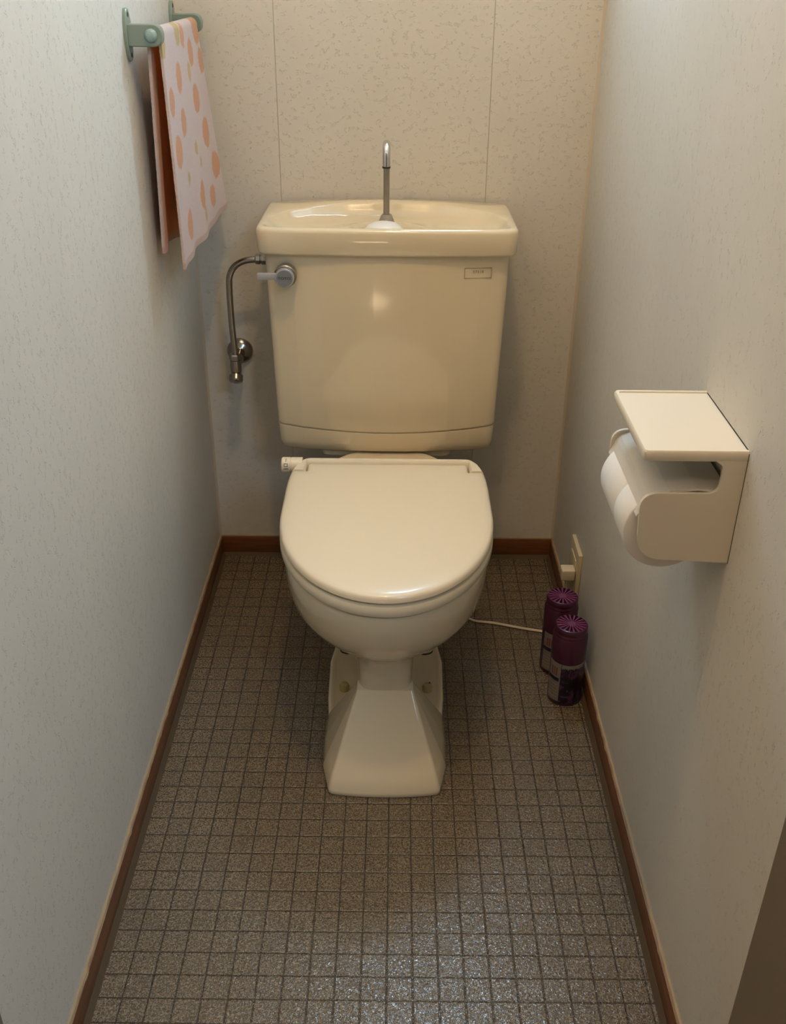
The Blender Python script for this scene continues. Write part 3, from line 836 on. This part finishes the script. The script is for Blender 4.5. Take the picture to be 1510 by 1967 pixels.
# ------------------------------------------------------------------ outlet and power cord
out = empty('wall_outlet', (XR, -.30, .145), 'yellowed wall outlet plate low on the right wall behind the cans', 'outlet')
bm = bmesh.new(); box(bm, XR - .0085, XR - .0004, -.3435, -.2565, .085, .2125, .0012, 2); obj('cover_plate', bm, MAT['outlet'], out)
bm = bmesh.new(); box(bm, XR - .0105, XR - .0075, -.325, -.275, .110, .190, .001, 2); obj('socket', bm, MAT['outlet'], out)
cord = empty('power_cord', (.36, -.32, .12), 'ivory flat power cord plugged into the low right outlet', 'power cord')
bm = bmesh.new(); box(bm, .3540, .3815, -.3380, -.3125, .150, .1745, .003, 3); obj('plug', bm, MAT['cable'], cord)
for off in (-.0013, .0013):
    pass
def cable(pts, name='cable'):
    bm = bmesh.new()
    c = catmull(pts, 10)
    for off in (-.0014, .0014):
        q = [Vector((p.x, p.y + off, p.z + off * .3)) for p in c]
        tube(bm, q, .0016, 10)
    return obj(name, bm, MAT['cable'], cord)
cable([(.12, -.20, .30), (.14, -.215, .10), (.155, -.235, .012), (.185, -.2665, .0035), (.235, -.2790, .0035), (.29, -.2960, .0035), (.330, -.3060, .0035), (.356, -.312, .004), (.3665, -.320, .02), (.3665, -.3255, .07), (.3660, -.3260, .12), (.3660, -.3255, .152)])

# ------------------------------------------------------------------ spray cans
def make_can(label):
    t = empty('air_freshener_can', (0, 0, 0), label, 'air freshener', 'purple air freshener cans by the right wall')
    R = .0322
    bm = bmesh.new()
    lathe(bm, [(.027, .001), (.0295, 0), (R - .0005, .002), (R, .005), (R, .112), (R - .0006, .114)], (0, 0, 0), seg=64)
    # printed label regions by angle and height
    for f in bm.faces:
        if len(f.verts) != 4: continue
    obj_body = obj('can_body', bm, MAT['can_dark'], t)
    def wrap(name, a0, a1, z0, z1, mat, parent, r=R + .0003, wav=0, n=40):
        bm = bmesh.new(); L = []
        for k in range(n + 1):
            a = math.radians(a0 + (a1 - a0) * k / n)
            zz = z0 + (wav * (.5 + .5 * math.sin(k * 1.9)) * (1 + .6 * math.sin(k * .7)) if wav else 0)
            L.append([(rr * math.cos(a), rr * math.sin(a), z) for rr, z in ((r - .0004, zz), (r, zz), (r, z1), (r - .0004, z1))])
        loft(bm, L); return obj(name, bm, mat, parent)
    wrap('flower_print', -118, 60, .008, .094, MAT['flowers'], obj_body)
    wrap('print_band', -118, 60, .0900, .0965, MAT['label_white'], obj_body, R + .0005, -.0035, 90)
    pn = wrap('text_panel', -170, -120, .010, .0965, MAT['label_white'], obj_body, R + .0005)
    wrap('print_bar', -169, -124, .056, .064, MAT['label_bar'], obj_body, R + .0008)
    for i in range(3): wrap('red_line', -155 + i * 9, -150 + i * 9, .068, .086, MAT['label_red'], obj_body, R + .0008, n=4)
    for i in range(5): wrap('text_line', -166, -128, .046 - i * .007, .0475 - i * .007, MAT['groove'], obj_body, R + .0008, n=10)
    bm = bmesh.new()
    lathe(bm, [(R - .0002, .098), (R + .0002, .0985), (R + .0002, .108), (R + .0002, .148), (R - .0012, .1505), (R - .0018, .1525), (R - .0012, .1545), (R - .0022, .1565), (R - .0028, .1585), (R - .0020, .1605),
               (R - .0020, .1675), (R - .0035, .1700), (R - .0050, .1705), (R - .0057, .1620), (.0, .1615)][:-1], (0, 0, 0), seg=64)
    cap = obj('cap', bm, MAT['cap_purple'], t)
    # grille: ring, hub and spokes over a dark well
    bm = bmesh.new(); lathe(bm, [(R - .0058, .1622), (R - .0058, .1630), (.001, .1630)], (0, 0, 0), seg=48); obj('grille_well', bm, MAT['slot'], cap)
    bm = bmesh.new()
    lathe(bm, [(.0072, .168), (.0072, .1703), (.006, .1707), (.0003, .1707)], (0, 0, 0), seg=32)
    def spoke(a, r0, r1, w0, w1):
        c, s = math.cos(a), math.sin(a)
        def P(r, w, z): return (c * r - s * w, s * r + c * w, z)
        L = [[P(r, -w_, .1682), P(r, w_, .1682), P(r, w_ * .8, .1705), P(r, -w_ * .8, .1705)] for r, w_ in ((r0, w0), (r1, w1))]
        loft(bm, L)
    for k in range(18):
        spoke(2 * PI * (k + .5) / 18, .0060, R - .0052, .0010, .0024)
    obj('grille', bm, MAT['grille'], cap, angle=30)
    return t
can = make_can('purple capped air freshener can in front, its full flower label showing')
def dup(root, loc, rz, label):
    r = root.copy(); C.objects.link(r); r.location = loc; r.rotation_euler = (0, 0, rz); r['label'] = label
    for ch in list(root.children):
        c = ch.copy(); C.objects.link(c); c.parent = r
        for g in ch.children:
            d = g.copy(); C.objects.link(d); d.parent = c
    return r
dup(can, (.3440, -.4200, 0), math.radians(14), 'purple capped air freshener can standing behind the other, nearer the outlet')
can.location = (.3475, -.5120, 0); can.rotation_euler = (0, 0, 0)
